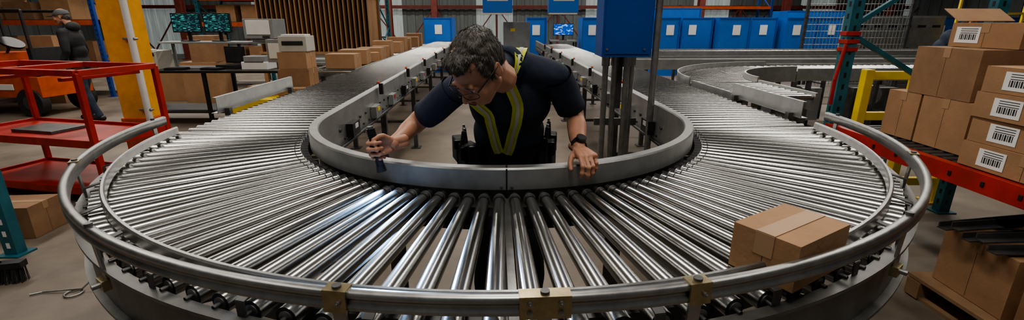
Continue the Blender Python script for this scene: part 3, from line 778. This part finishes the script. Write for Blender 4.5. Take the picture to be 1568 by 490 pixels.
o=spot('flashlight_beam',lp,(lp.x+.03,lp.y-.16,.96),60,95,(.35,.6,1.0),.6,.015)
# ------------------------------------------------------------------ background people
def person(name,loc,rz,shirt,legs,bend=0,cap=False,pack=False,arms='down'):
    e=empty(name,loc); e.rotation_euler=(0,0,rz)
    d=V((0,-math.sin(bend),math.cos(bend))); hp=V((0,0,.95)); ch=hp+d*.34; nk=hp+d*.53
    P=[('e',hp,(.165,.12,.13)),('e',hp+d*.17,(.165,.13,.17)),('e',ch,(.19,.14,.19)),('c',nk+V((-.17,0,-.06)),nk+V((.17,0,-.06)),.07,.07),('c',nk-d*.03,nk+d*.06,.07,.055)]
    joints=[]
    for s in(-1,1):
        sh=nk+V((s*.19,0,-.07)); el=sh+V((s*.06,.03 if arms=='down' else -.05,-.27)); wr=el+(V((-s*.06,-.2,-.06)) if arms!='down' else V((s*.0,-.10,-.22)))
        P+=[('c',sh,el,.07,.055),('c',el,wr,.055,.042)]; joints.append((wr,(wr-el).normalized(),s))
        kn=V((s*.11,-.03+.05*s,.5)); an=V((s*.12,.02+.12*s,.09)); P+=[('c',V((s*.09,0,.9)),kn,.09,.062),('c',kn,an,.062,.05)]
    blob('body',P,.012,5,[shirt,legs],cls=lambda p:1 if p.z<.86 else 0,parent=e,disp=.01,dscale=9)
    for s in(-1,1):
        blob('shoe',[('c',V((s*.12,.05+.12*s,.05)),V((s*.13,-.1+.12*s,.045)),.05,.042)],.01,3,[blk],parent=e)
    for wr,dr,s in joints:
        hand('hand',wr+dr*.01,dr,(s,0,.1),s if s>0 else s,[(20,25,15)]*4,[(.02,.024,-.008),(.045,.045,-.015),(.068,.052,-.02),(.085,.052,-.025)],e,vox=.005)
    hm=Matrix.Translation(nk+d*.17+V((0,-.03-.06*math.sin(bend),0)))@Matrix.Rotation(bend*.8+.1,4,'X')
    head(e,hm,'cap' if cap else 'short',False,.007)
    if pack:
        blob('hood',[('e',nk+V((0,.07,.02)),(.12,.08,.08))],.01,3,[shirt],parent=e)
    return e
person('pedestrian_in_hoodie',(-6.95,7.6,0),math.radians(-75),blackfab,jeans,.08,cap=True,pack=True)
person('background_worker',(7.95,8.95,0),math.radians(60),navy,pants,.5)
# ------------------------------------------------------------------ lights
def area(name,loc,sx,sy,e,col=(1,.94,.85)):
    l=bpy.data.lights.new(name,'AREA'); l.shape='RECTANGLE'; l.size=sx; l.size_y=sy; l.energy=e; l.color=col
    o=bpy.data.objects.new(name,l); scn.collection.objects.link(o); o.location=loc; return o
fx=M('fixture_white',(.6,.6,.6),.4)
for (x,y,sx,sy,e) in [(-3.6,1.2,.5,4,66),(0,.2,.5,2.4,95),(3.6,1.2,.5,4,66),(0,5.5,.5,5,165),(-6,7,.6,6,250),(6,7,.6,6,230),(-9,13.2,6,.4,340),(0,13.2,8,.4,340),(9,13.2,6,.4,340),(-6,18.8,9,.4,340),(7,18.8,9,.4,340)]:
    b=MB(); b.box((0,0,0),(sx+.1,sy+.1,.06),fx); 
    z=5.0 if y<11 else 5.5
    for a in(-1,1): b.cyl((a*sx*.3,a*sy*.3,0),(a*sx*.3,a*sy*.3,6.98-z),.01,dark,seg=6)
    o=b.obj('strip_light_fixture',(x,y,z+.05)); 
    area('strip_light',(x,y,z),sx,sy,e)
w=bpy.data.worlds.new('World'); scn.world=w; w.use_nodes=True
w.node_tree.nodes['Background'].inputs[0].default_value=(.75,.74,.72,1); w.node_tree.nodes['Background'].inputs[1].default_value=.12
# ------------------------------------------------------------------ orient the surroundings relative to the conveyor axis
YAW=math.radians(-1.9); CX=-.035
bpy.context.view_layer.update()
T=Matrix.Translation((CX,0,0))@Matrix.Rotation(YAW,4,'Z')
skip={'floor','ceiling','wall_back','wall_left','wall_right','trim_1','wall_bracing','roller_conveyor','warehouse_worker','flashlight_beam'}
for o in list(scn.objects):
    if o.parent or o.name in skip or o.name in KEEP or o.type in('LIGHT','CAMERA') or o.name.startswith('strip_light') or o.name.startswith('steel_column'): continue
    o.matrix_world=T@o.matrix_world
cam=bpy.data.cameras.new('Camera'); cam.lens=16.3; cam.sensor_width=36; cam.clip_start=.02
co=bpy.data.objects.new('Camera',cam); scn.collection.objects.link(co); co.location=(CX,0,1.6); co.rotation_euler=(math.radians(90-16.8),0,YAW)
scn.camera=co
try: scn.view_settings.look='AgX - Medium High Contrast'
except Exception as e: print(e)
